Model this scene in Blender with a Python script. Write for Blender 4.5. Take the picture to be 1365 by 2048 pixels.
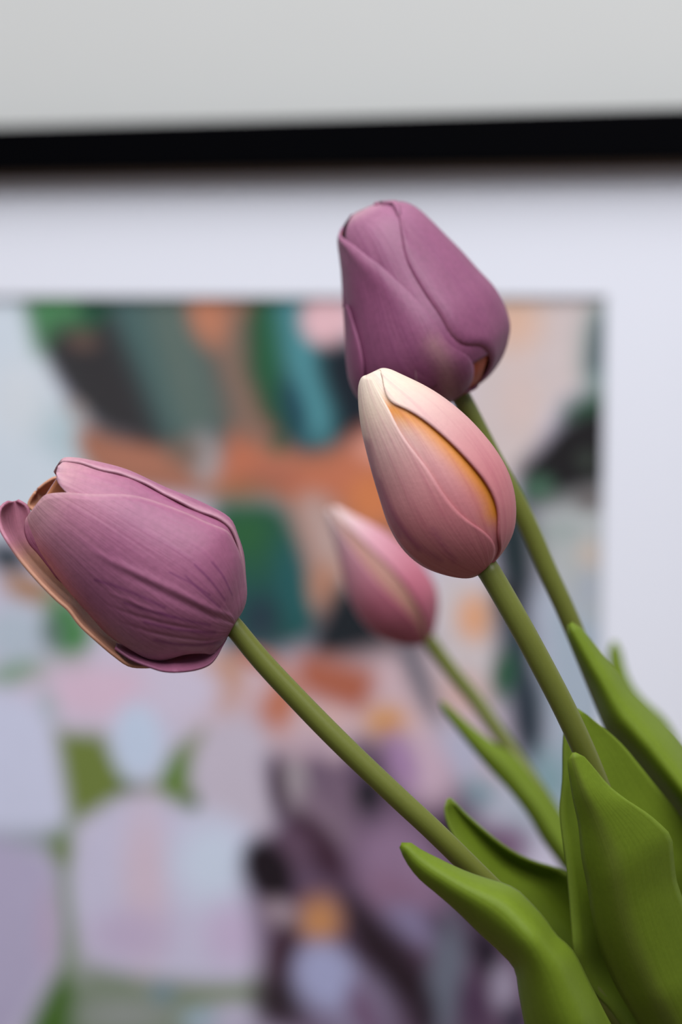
import bpy, bmesh, math, random
import numpy as np
from mathutils import Vector, Matrix

# ------------------------------------------------------------------ camera
W, H = 1365.0, 2048.0
F = 3750.0                       # focal length in photo pixels
CX, CY = W / 2, H / 2
FOCUS = 0.50
# wall directions seen from the camera (x right, y down, z forward), from the vanishing points
vl = np.array([-13180.0, -431.0, F]); vl /= np.linalg.norm(vl)
vd = np.array([121.0, 28900.0, F]); vd -= vl * vd.dot(vl); vd /= np.linalg.norm(vd)
ex, ez = -vl, -vd                # world X (right along the wall) and Z (up) in camera coords
ey = np.cross(ez, ex)            # world Y (into the wall)
CAM2W = np.array([ex, ey, ez])   # rows: world axes in camera coords
CAMZ = 1.45                      # eye height above the floor
wall_n = ey                      # in camera coords
D_WALL = 1.00 * wall_n[2]        # wall passes 1.00 m ahead on the optical axis
CAMPOS = np.array([0.0, -D_WALL, CAMZ])

def P(px, py, depth):
    """photo pixel + depth along the optical axis -> world point"""
    c = np.array([(px - CX) / F * depth, (py - CY) / F * depth, depth])
    return CAM2W @ c + CAMPOS

def on_plane(px, py, y):
    """photo pixel -> point on the vertical plane at world y"""
    d = CAM2W @ np.array([(px - CX) / F, (py - CY) / F, 1.0])
    t = (y - CAMPOS[1]) / d[1]
    return CAMPOS + d * t

scene = bpy.context.scene
for o in list(bpy.data.objects):
    bpy.data.objects.remove(o)
COL = scene.collection

cam = bpy.data.cameras.new('camera')
cam.sensor_fit = 'HORIZONTAL'; cam.sensor_width = 24.0
cam.lens = F / W * 24.0
cam.clip_start = 0.01
cam.dof.use_dof = True
cam.dof.focus_distance = FOCUS
cam.dof.aperture_fstop = cam.lens / 14.0
camo = bpy.data.objects.new('camera', cam); COL.objects.link(camo)
M = Matrix.Identity(4)
for i in range(3):
    M[i][0] = CAM2W[i][0]; M[i][1] = -CAM2W[i][1]; M[i][2] = -CAM2W[i][2]; M[i][3] = CAMPOS[i]
camo.matrix_world = M
scene.camera = camo

# ------------------------------------------------------------------ light
world = bpy.data.worlds.new('World'); scene.world = world
world.use_nodes = True
bg = world.node_tree.nodes['Background']
bg.inputs[0].default_value = (0.86, 0.92, 1.0, 1)
bg.inputs[1].default_value = 0.24

def area_light(name, loc, target, sx, sy, power, color):
    l = bpy.data.lights.new(name, 'AREA'); l.shape = 'RECTANGLE'; l.size = sx; l.size_y = sy
    l.energy = power; l.color = color
    o = bpy.data.objects.new(name, l); COL.objects.link(o)
    o.location = loc
    o.rotation_euler = (Vector(target) - Vector(loc)).to_track_quat('-Z', 'Y').to_euler()
    return o
# soft daylight falling from a high window above the camera side of the room
area_light('window_above_offscreen', (0.14, -1.05, 3.0), (-0.05, -0.35, 1.40), 2.0, 1.5, 70.0, (0.97, 0.98, 1.0))

scene.view_settings.view_transform = 'Standard'
scene.view_settings.look = 'None'
scene.view_settings.exposure = -0.06
scene.view_settings.gamma = 1.0
scene.view_settings.use_curve_mapping = False

# ------------------------------------------------------------------ helpers
rng = np.random.default_rng(7)

def lin(c):
    c = np.asarray(c, float) / 255.0
    return np.where(c <= 0.04045, c / 12.92, ((c + 0.055) / 1.055) ** 2.4)

def link(o, parent=None):
    COL.objects.link(o)
    if parent is not None:
        o.parent = parent
    return o

def tag(o, label=None, cat=None, group=None, kind=None):
    if label: o['label'] = label
    if cat: o['category'] = cat
    if group: o['group'] = group
    if kind: o['kind'] = kind
    return o

def empty(name, loc):
    o = bpy.data.objects.new(name, None); COL.objects.link(o)
    o.location = loc; o.empty_display_size = 0.02
    return o

def smooth_poly(pts, n, closed=False):
    """Catmull-Rom resampling (arc length) of an (k,d) polyline to n points"""
    p = np.asarray(pts, float)
    if len(p) == 2:
        t = np.linspace(0, 1, n)[:, None]
        return p[0] * (1 - t) + p[1] * t
    ext = np.vstack([2 * p[0] - p[1], p, 2 * p[-1] - p[-2]])
    out = []
    for i in range(1, len(ext) - 2):
        p0, p1, p2, p3 = ext[i - 1:i + 3]
        d01 = max(np.linalg.norm(p1 - p0), 1e-6) ** .5
        d12 = max(np.linalg.norm(p2 - p1), 1e-6) ** .5
        d23 = max(np.linalg.norm(p3 - p2), 1e-6) ** .5
        m1 = (p2 - p1) + d12 * ((p1 - p0) / d01 - (p2 - p0) / (d01 + d12))
        m2 = (p2 - p1) + d12 * ((p3 - p2) / d23 - (p3 - p1) / (d12 + d23))
        for u in np.linspace(0, 1, 24, endpoint=False):
            h00 = 2*u**3 - 3*u**2 + 1; h10 = u**3 - 2*u**2 + u
            h01 = -2*u**3 + 3*u**2; h11 = u**3 - u**2
            out.append(h00*p1 + h10*m1 + h01*p2 + h11*m2)
    out.append(p[-1])
    out = np.array(out)
    s = np.r_[0, np.cumsum(np.linalg.norm(np.diff(out, axis=0), axis=1))]
    t = np.linspace(0, s[-1], n)
    return np.stack([np.interp(t, s, out[:, k]) for k in range(out.shape[1])], 1)

def keyed(v, t):
    """values spaced evenly along 0..1, or [(t, v), ...]"""
    if np.isscalar(v): return np.full_like(t, float(v))
    v = list(v)
    if isinstance(v[0], (tuple, list)):
        return np.interp(t, [a for a, b in v], [b for a, b in v])
    return np.interp(t, np.linspace(0, 1, len(v)), v)

def ramp(keys, x):
    """colour ramp in display colours -> linear"""
    xs = [k[0] for k in keys]
    cs = np.array([k[1] for k in keys], float)
    return lin(np.stack([np.interp(x, xs, cs[:, i]) for i in range(3)], -1))

def grid_mesh(name, pts, cols=None, uv=True, uvs=None):
    """pts (nv,nu,3) -> quad grid mesh with UVs and a colour attribute"""
    nv, nu, _ = pts.shape
    verts = pts.reshape(-1, 3)
    idx = np.arange(nv * nu).reshape(nv, nu)
    a = idx[:-1, :-1].ravel(); b = idx[:-1, 1:].ravel(); c = idx[1:, 1:].ravel(); d = idx[1:, :-1].ravel()
    faces = np.stack([a, b, c, d], 1)
    me = bpy.data.meshes.new(name)
    me.from_pydata(verts.tolist(), [], faces.tolist())
    me.polygons.foreach_set('use_smooth', np.ones(len(faces), bool))
    if uv:
        uvl = me.uv_layers.new(name='UVMap')
        U, V = np.meshgrid(np.linspace(0, 1, nu), np.linspace(0, 1, nv))
        uvs = np.stack([U.ravel(), V.ravel()], 1) if uvs is None else uvs.reshape(-1, 2)
        li = np.empty(len(me.loops), int); me.loops.foreach_get('vertex_index', li)
        uvl.data.foreach_set('uv', uvs[li].ravel())
    if cols is not None:
        ca = me.color_attributes.new('Col', 'FLOAT_COLOR', 'POINT')
        c4 = np.ones((nv * nu, 4)); c4[:, :3] = cols.reshape(-1, 3)
        ca.data.foreach_set('color', c4.ravel())
    me.update()
    return me

# ------------------------------------------------------------------ materials
def new_mat(name):
    m = bpy.data.materials.new(name); m.use_nodes = True
    nt = m.node_tree
    return m, nt, nt.nodes['Principled BSDF']

def plain(name, color, rough=0.6, noise=0.06, scale=40.0, bump=0.0, spec=0.5):
    m, nt, b = new_mat(name)
    tc = nt.nodes.new('ShaderNodeTexCoord')
    nz = nt.nodes.new('ShaderNodeTexNoise'); nz.inputs['Scale'].default_value = scale
    nz.inputs['Detail'].default_value = 5
    nt.links.new(tc.outputs['Object'], nz.inputs['Vector'])
    mr = nt.nodes.new('ShaderNodeMapRange')
    mr.inputs['To Min'].default_value = 1 - noise; mr.inputs['To Max'].default_value = 1 + noise
    nt.links.new(nz.outputs['Fac'], mr.inputs['Value'])
    mx = nt.nodes.new('ShaderNodeMix'); mx.data_type = 'RGBA'; mx.blend_type = 'MULTIPLY'
    mx.inputs['Factor'].default_value = 1
    mx.inputs['A'].default_value = (*lin(color), 1)
    nt.links.new(mr.outputs['Result'], mx.inputs['B'])
    nt.links.new(mx.outputs['Result'], b.inputs['Base Color'])
    b.inputs['Roughness'].default_value = rough
    b.inputs['Specular IOR Level'].default_value = spec
    if bump:
        bp = nt.nodes.new('ShaderNodeBump'); bp.inputs['Strength'].default_value = bump
        bp.inputs['Distance'].default_value = 0.001
        nt.links.new(nz.outputs['Fac'], bp.inputs['Height'])
        nt.links.new(bp.outputs['Normal'], b.inputs['Normal'])
    return m

def skin_mat(name, streak=0.25, ustretch=26.0, vstretch=1.6, streak_tint=(0.80, 0.55, 0.85), rough=0.5,
             grain=0.1, bump=0.3, translucent=0.12, grain_scale=900.0, spec=0.4, mottle=0.1, gain=1.0):
    """petal and leaf skin: painted vertex colour x veins along the blade x fine grain"""
    m, nt, b = new_mat(name)
    N = nt.nodes.new; L = nt.links.new
    at = N('ShaderNodeVertexColor'); at.layer_name = 'Col'
    uv = N('ShaderNodeUVMap'); uv.uv_map = 'UVMap'
    mp = N('ShaderNodeMapping'); mp.inputs['Scale'].default_value = (ustretch, vstretch, 1)
    L(uv.outputs['UV'], mp.inputs['Vector'])
    oi = N('ShaderNodeObjectInfo')
    ad = N('ShaderNodeVectorMath'); ad.operation = 'MULTIPLY_ADD'
    ad.inputs[1].default_value = (1, 1, 1)
    L(mp.outputs['Vector'], ad.inputs[0])
    cmb = N('ShaderNodeCombineXYZ'); mu = N('ShaderNodeMath'); mu.operation = 'MULTIPLY'; mu.inputs[1].default_value = 40
    L(oi.outputs['Random'], mu.inputs[0]); L(mu.outputs[0], cmb.inputs['Z'])
    L(cmb.outputs['Vector'], ad.inputs[2])
    nz = N('ShaderNodeTexNoise'); nz.inputs['Scale'].default_value = 1.0; nz.inputs['Detail'].default_value = 4
    nz.inputs['Roughness'].default_value = 0.6
    L(ad.outputs['Vector'], nz.inputs['Vector'])
    rp = N('ShaderNodeMapRange'); rp.inputs['From Min'].default_value = 0.48; rp.inputs['From Max'].default_value = 0.72
    rp.inputs['To Max'].default_value = streak
    L(nz.outputs['Fac'], rp.inputs['Value'])
    mx = N('ShaderNodeMix'); mx.data_type = 'RGBA'; mx.blend_type = 'MULTIPLY'
    L(rp.outputs['Result'], mx.inputs['Factor']); L(at.outputs['Color'], mx.inputs['A'])
    mx.inputs['B'].default_value = (*streak_tint, 1)
    tc = N('ShaderNodeTexCoord')
    g = N('ShaderNodeTexNoise'); g.inputs['Scale'].default_value = grain_scale; g.inputs['Detail'].default_value = 3
    L(tc.outputs['Object'], g.inputs['Vector'])
    g2 = N('ShaderNodeTexNoise'); g2.inputs['Scale'].default_value = 90.0; g2.inputs['Detail'].default_value = 4
    L(tc.outputs['Object'], g2.inputs['Vector'])
    gr = N('ShaderNodeMapRange'); gr.inputs['To Min'].default_value = gain * (1 - grain); gr.inputs['To Max'].default_value = gain * (1 + grain)
    L(g.outputs['Fac'], gr.inputs['Value'])
    gr2 = N('ShaderNodeMapRange'); gr2.inputs['To Min'].default_value = 1 - mottle; gr2.inputs['To Max'].default_value = 1 + mottle
    L(g2.outputs['Fac'], gr2.inputs['Value'])
    mm = N('ShaderNodeMath'); mm.operation = 'MULTIPLY'
    L(gr.outputs['Result'], mm.inputs[0]); L(gr2.outputs['Result'], mm.inputs[1])
    mx2 = N('ShaderNodeMix'); mx2.data_type = 'RGBA'; mx2.blend_type = 'MULTIPLY'; mx2.inputs['Factor'].default_value = 1
    L(mx.outputs['Result'], mx2.inputs['A']); L(mm.outputs[0], mx2.inputs['B'])
    L(mx2.outputs['Result'], b.inputs['Base Color'])
    b.inputs['Roughness'].default_value = rough
    b.inputs['Specular IOR Level'].default_value = spec
    # relief: veins + fine grain
    hs = N('ShaderNodeMath'); hs.operation = 'MULTIPLY_ADD'; hs.inputs[1].default_value = 0.25
    L(g.outputs['Fac'], hs.inputs[0]); L(nz.outputs['Fac'], hs.inputs[2])
    bp = N('ShaderNodeBump'); bp.inputs['Strength'].default_value = bump; bp.inputs['Distance'].default_value = 0.0006
    L(hs.outputs[0], bp.inputs['Height']); L(bp.outputs['Normal'], b.inputs['Normal'])
    if translucent:
        tr = N('ShaderNodeBsdfTranslucent'); L(mx2.outputs['Result'], tr.inputs['Color'])
        ms = N('ShaderNodeMixShader'); ms.inputs[0].default_value = translucent
        L(b.outputs[0], ms.inputs[1]); L(tr.outputs[0], ms.inputs[2])
        L(ms.outputs[0], nt.nodes['Material Output'].inputs['Surface'])
    return m

M_WALL = plain('wall_paint', (203, 203, 201), 0.9, 0.012, 30, 0.05)
M_FLOOR = plain('floor_wood', (120, 92, 66), 0.5, 0.2, 12)
M_TABLE = plain('table_wood', (92, 66, 46), 0.45, 0.2, 18)
M_BLACK = plain('black_frame_paint', (2, 2, 4), 0.5, 0.1, 60, 0, 0.04)
M_LIP = plain('frame_inner_wood', (120, 96, 78), 0.7, 0.15, 80)
M_MAT = plain('mat_board', (234, 235, 245), 0.95, 0.012, 200, 0.03, 0.2)
M_VASE = plain('vase_ceramic', (206, 198, 188), 0.35, 0.05, 30)
M_PETAL = skin_mat('mauve_petal', gain=0.72, grain=0.17, grain_scale=650.0, bump=0.4, mottle=0.13)
M_BUD = skin_mat('bud_petal', streak=0.35, ustretch=20, streak_tint=(0.72, 0.42, 0.62), rough=0.5, grain=0.05, mottle=0.08, gain=0.82)
M_INNER = plain('petal_inside', (204, 132, 92), 0.6, 0.12, 120)
M_LEAF = skin_mat('leaf_skin', streak=0.25, ustretch=22, vstretch=0.8, streak_tint=(0.75, 0.8, 0.6), rough=0.5,
                  grain=0.10, bump=0.2, translucent=0.12, mottle=0.10, spec=0.15, gain=0.56)
M_STEM = skin_mat('stem_skin', streak=0.3, ustretch=9, vstretch=3, streak_tint=(0.8, 0.78, 0.6), rough=0.42,
                  grain=0.04, bump=0.12, translucent=0, mottle=0.08, gain=0.70)

# ------------------------------------------------------------------ room
def box_mesh(name, lo, hi, bev=0.0):
    bm = bmesh.new()
    bmesh.ops.create_cube(bm, size=1.0)
    lo, hi = np.array(lo, float), np.array(hi, float)
    for v in bm.verts:
        v.co = Vector((lo + hi) / 2 + np.array(v.co) * (hi - lo))
    if bev:
        bmesh.ops.bevel(bm, geom=bm.edges[:], offset=bev, segments=2, affect='EDGES')
    me = bpy.data.meshes.new(name); bm.to_mesh(me); bm.free()
    return me

def box(name, lo, hi, mat, parent=None, bev=0.0):
    if parent is not None:
        off = np.array(parent.location); p = parent.parent
        while p is not None:
            off = off + np.array(p.location); p = p.parent
        lo, hi = np.array(lo) - off, np.array(hi) - off
    me = box_mesh(name, lo, hi, bev); me.materials.append(mat)
    return link(bpy.data.objects.new(name, me), parent)

tag(box('wall_back', (-2.2, 0, 0), (2.2, 0.1, 2.7), M_WALL), kind='structure')
tag(box('floor', (-2.2, -2.6, -0.05), (2.2, 0.1, 0), M_FLOOR), kind='structure')

# ------------------------------------------------------------------ framed print
Y_FRONT, Y_MAT, Y_PRINT = -0.024, -0.0105, -0.0080
def zline(points, y):
    return float(np.mean([on_plane(px, py, y)[2] for px, py in points]))
z_out = zline([(60, 251), (1305, 217)], Y_FRONT)
z_in = zline([(60, 349), (1305, 322)], Y_FRONT)
z_print = zline([(100, 593), (1100, 592)], Y_MAT)
x_print = float(np.mean([on_plane(px, py, Y_MAT)[0] for px, py in ((1214, 680), (1211, 850), (1209, 1040))]))
rail_w = z_out - z_in
margin = z_in - z_print
PW, PH = 0.392, 0.520
xr_in = x_print + margin; xr_out = xr_in + rail_w
xl_print = x_print - PW
xl_in = xl_print - margin; xl_out = xl_in - rail_w
zb_print = z_print - PH
zb_in = zb_print - margin; zb_out = zb_in - rail_w

art = tag(empty('framed_art_print', ((xl_out + xr_out) / 2, 0.0, zb_out)),
          'abstract floral print with white mat in a black picture frame on the wall', 'picture')
AO = np.array(art.location)
def rail(lo, hi, liplo, liphi):
    r = box('frame_rail', lo, hi, M_BLACK, art, 0.0012)
    lip = box('inner_lip', liplo, liphi, M_LIP, None)
    for v in lip.data.vertices: v.co -= Vector(AO)
    lip.parent = r
yb, lp = -0.0005, 0.0035
rail((xl_out, Y_FRONT, z_in), (xr_out, yb, z_out), (xl_in, Y_FRONT + .006, z_in - lp), (xr_in, yb, z_in))
rail((xl_out, Y_FRONT, zb_out), (xr_out, yb, zb_in), (xl_in, Y_FRONT + .006, zb_in), (xr_in, yb, zb_in + lp))
rail((xl_out, Y_FRONT, zb_in), (xl_in, yb, z_in), (xl_in, Y_FRONT + .006, zb_in + lp), (xl_in + lp, yb, z_in - lp))
rail((xr_in, Y_FRONT, zb_in), (xr_out, yb, z_in), (xr_in - lp, Y_FRONT + .006, zb_in + lp), (xr_in, yb, z_in - lp))
# mat board: one board with a bevelled window
bm = bmesh.new()
def ring(x0, x1, z0, z1, y):
    return [bm.verts.new(Vector((x, y, z)) - Vector(AO)) for x, z in ((x0, z0), (x1, z0), (x1, z1), (x0, z1))]
r0 = ring(xl_in, xr_in, zb_in, z_in, Y_MAT + .0018)
r1 = ring(xl_in, xr_in, zb_in, z_in, Y_MAT)
r2 = ring(xl_print, x_print, zb_print, z_print, Y_MAT)
r3 = ring(xl_print + .0015, x_print - .0015, zb_print + .0015, z_print - .0015, Y_MAT + .0018)
for a, b in ((r0, r1), (r1, r2), (r2, r3), (r3, r0)):
    for i in range(4):
        bm.faces.new((a[i], a[(i + 1) % 4], b[(i + 1) % 4], b[i]))
bmesh.ops.recalc_face_normals(bm, faces=bm.faces[:])
me = bpy.data.meshes.new('mat_board'); bm.to_mesh(me); bm.free(); me.materials.append(M_MAT)
link(bpy.data.objects.new('mat_board', me), art)
box('backing_board', (xl_in, Y_PRINT + .0016, zb_in), (xr_in, -0.001, z_in), M_LIP, art)

# --- the printed picture: flat painted shapes, given as photo points carried onto the sheet
def sheet(px, py):
    q = on_plane(px, py, Y_PRINT)
    return np.array([q[0], q[2]])
nx, nzv = 300, 400
gx = np.linspace(xl_print - .004, x_print + .004, nx)
gz = np.linspace(zb_print - .004, z_print + .004, nzv)
GX, GZ = np.meshgrid(gx, gz)
# paint = colour seen in the photo / the light on the sheet as a whole
paint = np.empty((nzv, nx, 3)); paint[:] = lin((186, 180, 198))

def soft_mask(d, edge):
    return np.clip(0.5 - d / edge, 0, 1)

def blob(px, py, rx, ry, ang, col, edge=0.25, op=1.0):
    """painted oval: centre and radii in photo pixels, ang degrees clockwise in the picture"""
    c = sheet(px, py); a = math.radians(ang)
    u = sheet(px + rx * math.cos(a), py + rx * math.sin(a)) - c
    v = sheet(px - ry * math.sin(a), py + ry * math.cos(a)) - c
    inv = np.linalg.inv(np.stack([u, v], 1))
    X, Z = GX - c[0], GZ - c[1]
    r = np.hypot(inv[0, 0] * X + inv[0, 1] * Z, inv[1, 0] * X + inv[1, 1] * Z)
    m = (soft_mask(r - 1, edge + .2) * op)[..., None]
    paint[:] = paint * (1 - m) + lin(col) * m

def poly(pts, col, edge=0.004, op=1.0, rnd=True):
    """painted shape with rounded outline"""
    p = np.array([sheet(*q) for q in pts])
    if rnd:
        pp = np.vstack([p[-1], p, p[0], p[1]])
        out = []
        for i in range(1, len(p) + 1):
            p0, p1, p2, p3 = pp[i - 1], pp[i], pp[i + 1], pp[i + 2]
            for t in np.linspace(0, 1, 6, endpoint=False):
                out.append(0.5 * ((2*p1) + (-p0+p2)*t + (2*p0-5*p1+4*p2-p3)*t*t + (-p0+3*p1-3*p2+p3)*t**3))
        p = np.array(out)
    inside = np.zeros(GX.shape, bool); dist = np.full(GX.shape, 1e9)
    for i in range(len(p)):
        a, b = p[i], p[(i + 1) % len(p)]
        cond = ((a[1] > GZ) != (b[1] > GZ))
        with np.errstate(divide='ignore', invalid='ignore'):
            xi = (b[0] - a[0]) * (GZ - a[1]) / (b[1] - a[1] + 1e-12) + a[0]
        inside ^= cond & (GX < xi)
        ab = b - a; L2 = ab.dot(ab) + 1e-12
        t = np.clip(((GX - a[0]) * ab[0] + (GZ - a[1]) * ab[1]) / L2, 0, 1)
        dist = np.minimum(dist, np.hypot(GX - a[0] - t * ab[0], GZ - a[1] - t * ab[1]))
    d = np.where(inside, -dist, dist)
    m = (soft_mask(d, edge + .006) * op)[..., None]
    paint[:] = paint * (1 - m) + lin(col) * m

# upper left pale ground
poly([(-300, 560), (80, 560), (120, 780), (240, 930), (130, 1000), (60, 1060), (-300, 1080)], (190, 198, 207))
blob(150, 880, 110, 50, 35, (160, 178, 184), 0.9, .8)
blob(40, 800, 60, 70, 0, (198, 201, 206), 0.9, .7)
# warm ground behind the dark leaves
poly([(340, 560), (620, 560), (700, 900), (820, 880), (900, 1100), (700, 1120), (640, 1260), (560, 1000), (430, 1000), (200, 960), (160, 850), (300, 850)], (150, 102, 84))
# big dark leaf
poly([(48, 585), (200, 580), (380, 585), (425, 690), (462, 800), (474, 905), (440, 915), (330, 895), (210, 862), (150, 810), (110, 750), (75, 690)], (54, 55, 57), rnd=False)
poly([(200, 575), (385, 580), (425, 690), (460, 790), (470, 905), (430, 905), (330, 880), (290, 780), (235, 660)], (70, 94, 93), .012, rnd=False)
poly([(300, 590), (360, 590), (410, 760), (420, 850), (370, 860), (330, 740)], (94, 104, 96), .016, .8)
poly([(110, 690), (210, 650), (290, 850), (280, 880), (190, 840)], (50, 48, 50), .012)
poly([(45, 570), (210, 570), (180, 640), (110, 650), (75, 700)], (74, 126, 84), .010, rnd=False)
blob(190, 615, 32, 30, 0, (38, 74, 58), .5)
blob(165, 682, 30, 18, 10, (98, 78, 70), .9, .8)
blob(230, 590, 14, 20, 0, (60, 82, 92), .6, .6)
poly([(420, 860), (468, 870), (486, 940), (470, 975), (445, 940)], (58, 86, 90), .005)
blob(418, 925, 36, 56, -20, (152, 142, 142), .8)
blob(150, 820, 26, 18, 40, (150, 136, 130), .8, .7)
# brown column
poly([(425, 640), (515, 640), (515, 790), (530, 880), (470, 890), (450, 780)], (114, 98, 88), .020, 1.0)
blob(415, 630, 36, 60, -15, (178, 116, 90), .8, .9)
blob(480, 930, 32, 60, -10, (176, 104, 78), .8, .9)
# teal oval
poly([(510, 585), (600, 585), (650, 690), (730, 680), (740, 850), (680, 905), (610, 910), (560, 880), (525, 820), (500, 740), (498, 650)], (34, 50, 56), .005, rnd=False)
poly([(515, 580), (565, 580), (580, 700), (560, 800), (575, 860), (530, 820), (502, 740), (500, 640)], (40, 86, 58), .010, rnd=False)
poly([(555, 580), (612, 580), (640, 700), (680, 820), (660, 880), (610, 880), (590, 800), (570, 700)], (76, 132, 140), .010, rnd=False)
blob(590, 820, 22, 60, -15, (34, 66, 78), .7, .9)
blob(555, 890, 16, 20, 0, (60, 84, 66), .7)
blob(655, 640, 52, 52, 0, (208, 168, 174), .35)
poly([(640, 715), (720, 690), (760, 830), (700, 890), (670, 830)], (28, 34, 42), .008)
# orange middle
poly([(500, 900), (560, 920), (650, 918), (740, 860), (830, 930), (800, 1040), (700, 1010), (620, 1000), (500, 990), (440, 985), (430, 960)], (178, 106, 80), .008)
blob(540, 960, 60, 30, 0, (156, 96, 80), .8, .8)
blob(750, 900, 34, 26, 0, (198, 138, 122), .8, .9)
blob(745, 1000, 50, 50, 0, (192, 116, 74), .6, .9)
blob(270, 918, 80, 24, 12, (160, 106, 86), .6, .9)
blob(370, 905, 36, 26, 20, (112, 96, 86), .8, .9)
# dark green oval
poly([(430, 1030), (490, 1005), (560, 1012), (598, 1080), (622, 1180), (632, 1265), (560, 1300), (490, 1300), (440, 1260)], (36, 74, 72), .005)
blob(490, 1065, 70, 70, 0, (46, 90, 52), 1.4, .9)
blob(590, 1180, 34, 90, -12, (38, 84, 86), .8, .9)
blob(520, 1240, 36, 46, 0, (40, 52, 64), .9, .9)
poly([(600, 1010), (650, 1000), (700, 1100), (690, 1180), (640, 1215), (625, 1120)], (172, 146, 140), .008)
blob(650, 1170, 30, 46, 0, (166, 118, 96), .8, .9)
poly([(640, 1235), (700, 1165), (800, 1250), (885, 1285), (820, 1328), (700, 1338), (620, 1322)], (30, 34, 39), .006)
poly([(440, 1290), (520, 1275), (600, 1300), (560, 1325), (480, 1330)], (60, 72, 78), .008, .8)
# pale ground lower middle, with orange strokes
poly([(380, 1330), (640, 1330), (900, 1300), (1010, 1500), (900, 1620), (520, 1560), (400, 1480)], (190, 164, 170), .012)
poly([(600, 1310), (730, 1335), (750, 1370), (720, 1420), (640, 1400), (600, 1370)], (160, 92, 72), .006)
poly([(560, 1340), (600, 1380), (580, 1440), (530, 1500), (505, 1490), (510, 1430), (540, 1380)], (176, 106, 80), .006)
poly([(400, 1320), (475, 1325), (470, 1400), (440, 1425), (415, 1390)], (176, 118, 66), .006)
blob(520, 1320, 50, 18, 20, (170, 104, 80), .5)
blob(772, 1444, 38, 30, 0, (196, 138, 78), 1.2)
blob(660, 1440, 34, 26, 0, (196, 162, 160), .7)
# right side
poly([(990, 570), (1240, 570), (1240, 740), (1130, 800), (1070, 900), (1020, 960), (930, 880)], (190, 176, 175), .006)
blob(1030, 640, 50, 60, 0, (202, 164, 142), 1.2, .9)
blob(1040, 800, 40, 70, 0, (196, 174, 168), .9, .7)
poly([(1180, 630), (1240, 600), (1240, 770), (1170, 760)], (110, 140, 138), .010)
poly([(1194, 645), (1215, 650), (1205, 730), (1180, 735)], (58, 60, 70), .006)
poly([(1140, 800), (1240, 770), (1240, 860), (1130, 850)], (56, 88, 70), .006)
poly([(1140, 835), (1240, 832), (1240, 1030), (1140, 1030), (1060, 1020), (1035, 945), (1075, 895)], (31, 29, 31), .005)
blob(1076, 978, 34, 28, 0, (64, 92, 76), .6)
blob(1175, 920, 20, 20, 0, (56, 62, 56), .8, .8)
poly([(1090, 1020), (1180, 990), (1240, 1010), (1240, 1330), (1160, 1300), (1110, 1180), (1050, 1060)], (162, 165, 165), .010)
blob(1180, 1000, 30, 24, 0, (92, 84, 84), .8, .9)
blob(1180, 1110, 24, 30, 0, (180, 166, 156), .8, .9)
blob(1120, 1062, 40, 22, 0, (142, 152, 150), .8, .7)
blob(1175, 1180, 22, 40, 0, (152, 158, 170), .8, .8)
poly([(980, 1030), (1060, 1020), (1080, 1160), (1060, 1200), (1000, 1180)], (36, 46, 50), .008)
poly([(870, 1150), (990, 1170), (1000, 1340), (960, 1420), (880, 1330)], (188, 178, 180), .008)
blob(950, 1235, 36, 46, 0, (204, 152, 120), .8)
poly([(990, 1180), (1060, 1190), (1080, 1330), (1100, 1440), (1090, 1530), (1050, 1530), (1010, 1400)], (46, 56, 66), .008)
blob(1022, 1200, 26, 36, 0, (42, 40, 44), .8)
blob(1008, 1350, 24, 50, 10, (44, 82, 60), .8)
blob(1066, 1420, 28, 70, 10, (38, 46, 56), .8)
poly([(1080, 1190), (1160, 1230), (1240, 1300), (1240, 1700), (1130, 1700), (1100, 1450)], (152, 163, 176), .010)
blob(1100, 1560, 40, 60, 0, (122, 148, 156), .9)
poly([(800, 1300), (840, 1310), (880, 1420), (880, 1450), (840, 1400)], (64, 76, 88), .006)
blob(930, 1390, 40, 50, -30, (190, 158, 152), .8)
blob(920, 1510, 50, 70, -20, (166, 166, 186), .8)
blob(955, 1590, 46, 36, 0, (128, 146, 158), .8)
blob(1040, 1640, 40, 60, -25, (160, 166, 180), .8)
blob(1010, 1690, 50, 40, 0, (122, 96, 122), .8)
# lower left petals
blob(15, 1115, 46, 30, 20, (44, 56, 64), .7)
blob(60, 1180, 60, 28, 20, (156, 118, 92), .7)
blob(30, 1270, 70, 60, 0, (168, 178, 190), .6)
blob(140, 1260, 42, 80, -20, (72, 122, 74), .6)
blob(105, 1265, 24, 36, 0, (86, 104, 98), .8, .8)
blob(40, 1345, 70, 24, -10, (120, 148, 124), .8, .9)
blob(200, 1380, 130, 60, 0, (200, 174, 192), .7)
blob(370, 1380, 80, 60, 0, (192, 182, 200), .7)
blob(240, 1310, 70, 24, 0, (190, 178, 196), .8)
poly([(-120, 1420), (60, 1400), (105, 1480), (125, 1580), (122, 1660), (-120, 1670)], (190, 192, 213), .008)
blob(98, 1410, 18, 40, -20, (160, 170, 176), .9, .8)
poly([(400, 1450), (520, 1440), (570, 1560), (540, 1680), (460, 1650), (400, 1600), (375, 1540)], (182, 172, 186), .010)
poly([(112, 1462), (205, 1468), (245, 1545), (275, 1570), (325, 1560), (362, 1490), (405, 1462), (372, 1540), (392, 1605), (365, 1622), (320, 1592), (240, 1600), (160, 1640), (140, 1640)], (104, 118, 58), .004, rnd=False)
blob(350, 1550, 26, 50, 20, (84, 118, 46), .8, .8)
blob(270, 1575, 30, 16, 0, (84, 100, 76), .8)
blob(385, 1605, 14, 18, 0, (52, 92, 52), .8, .8)
blob(276, 1485, 50, 78, -5, (182, 194, 214), .35)
poly([(-120, 1668), (120, 1664), (120, 1702), (-120, 1702)], (132, 140, 148), .008, rnd=False)
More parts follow.
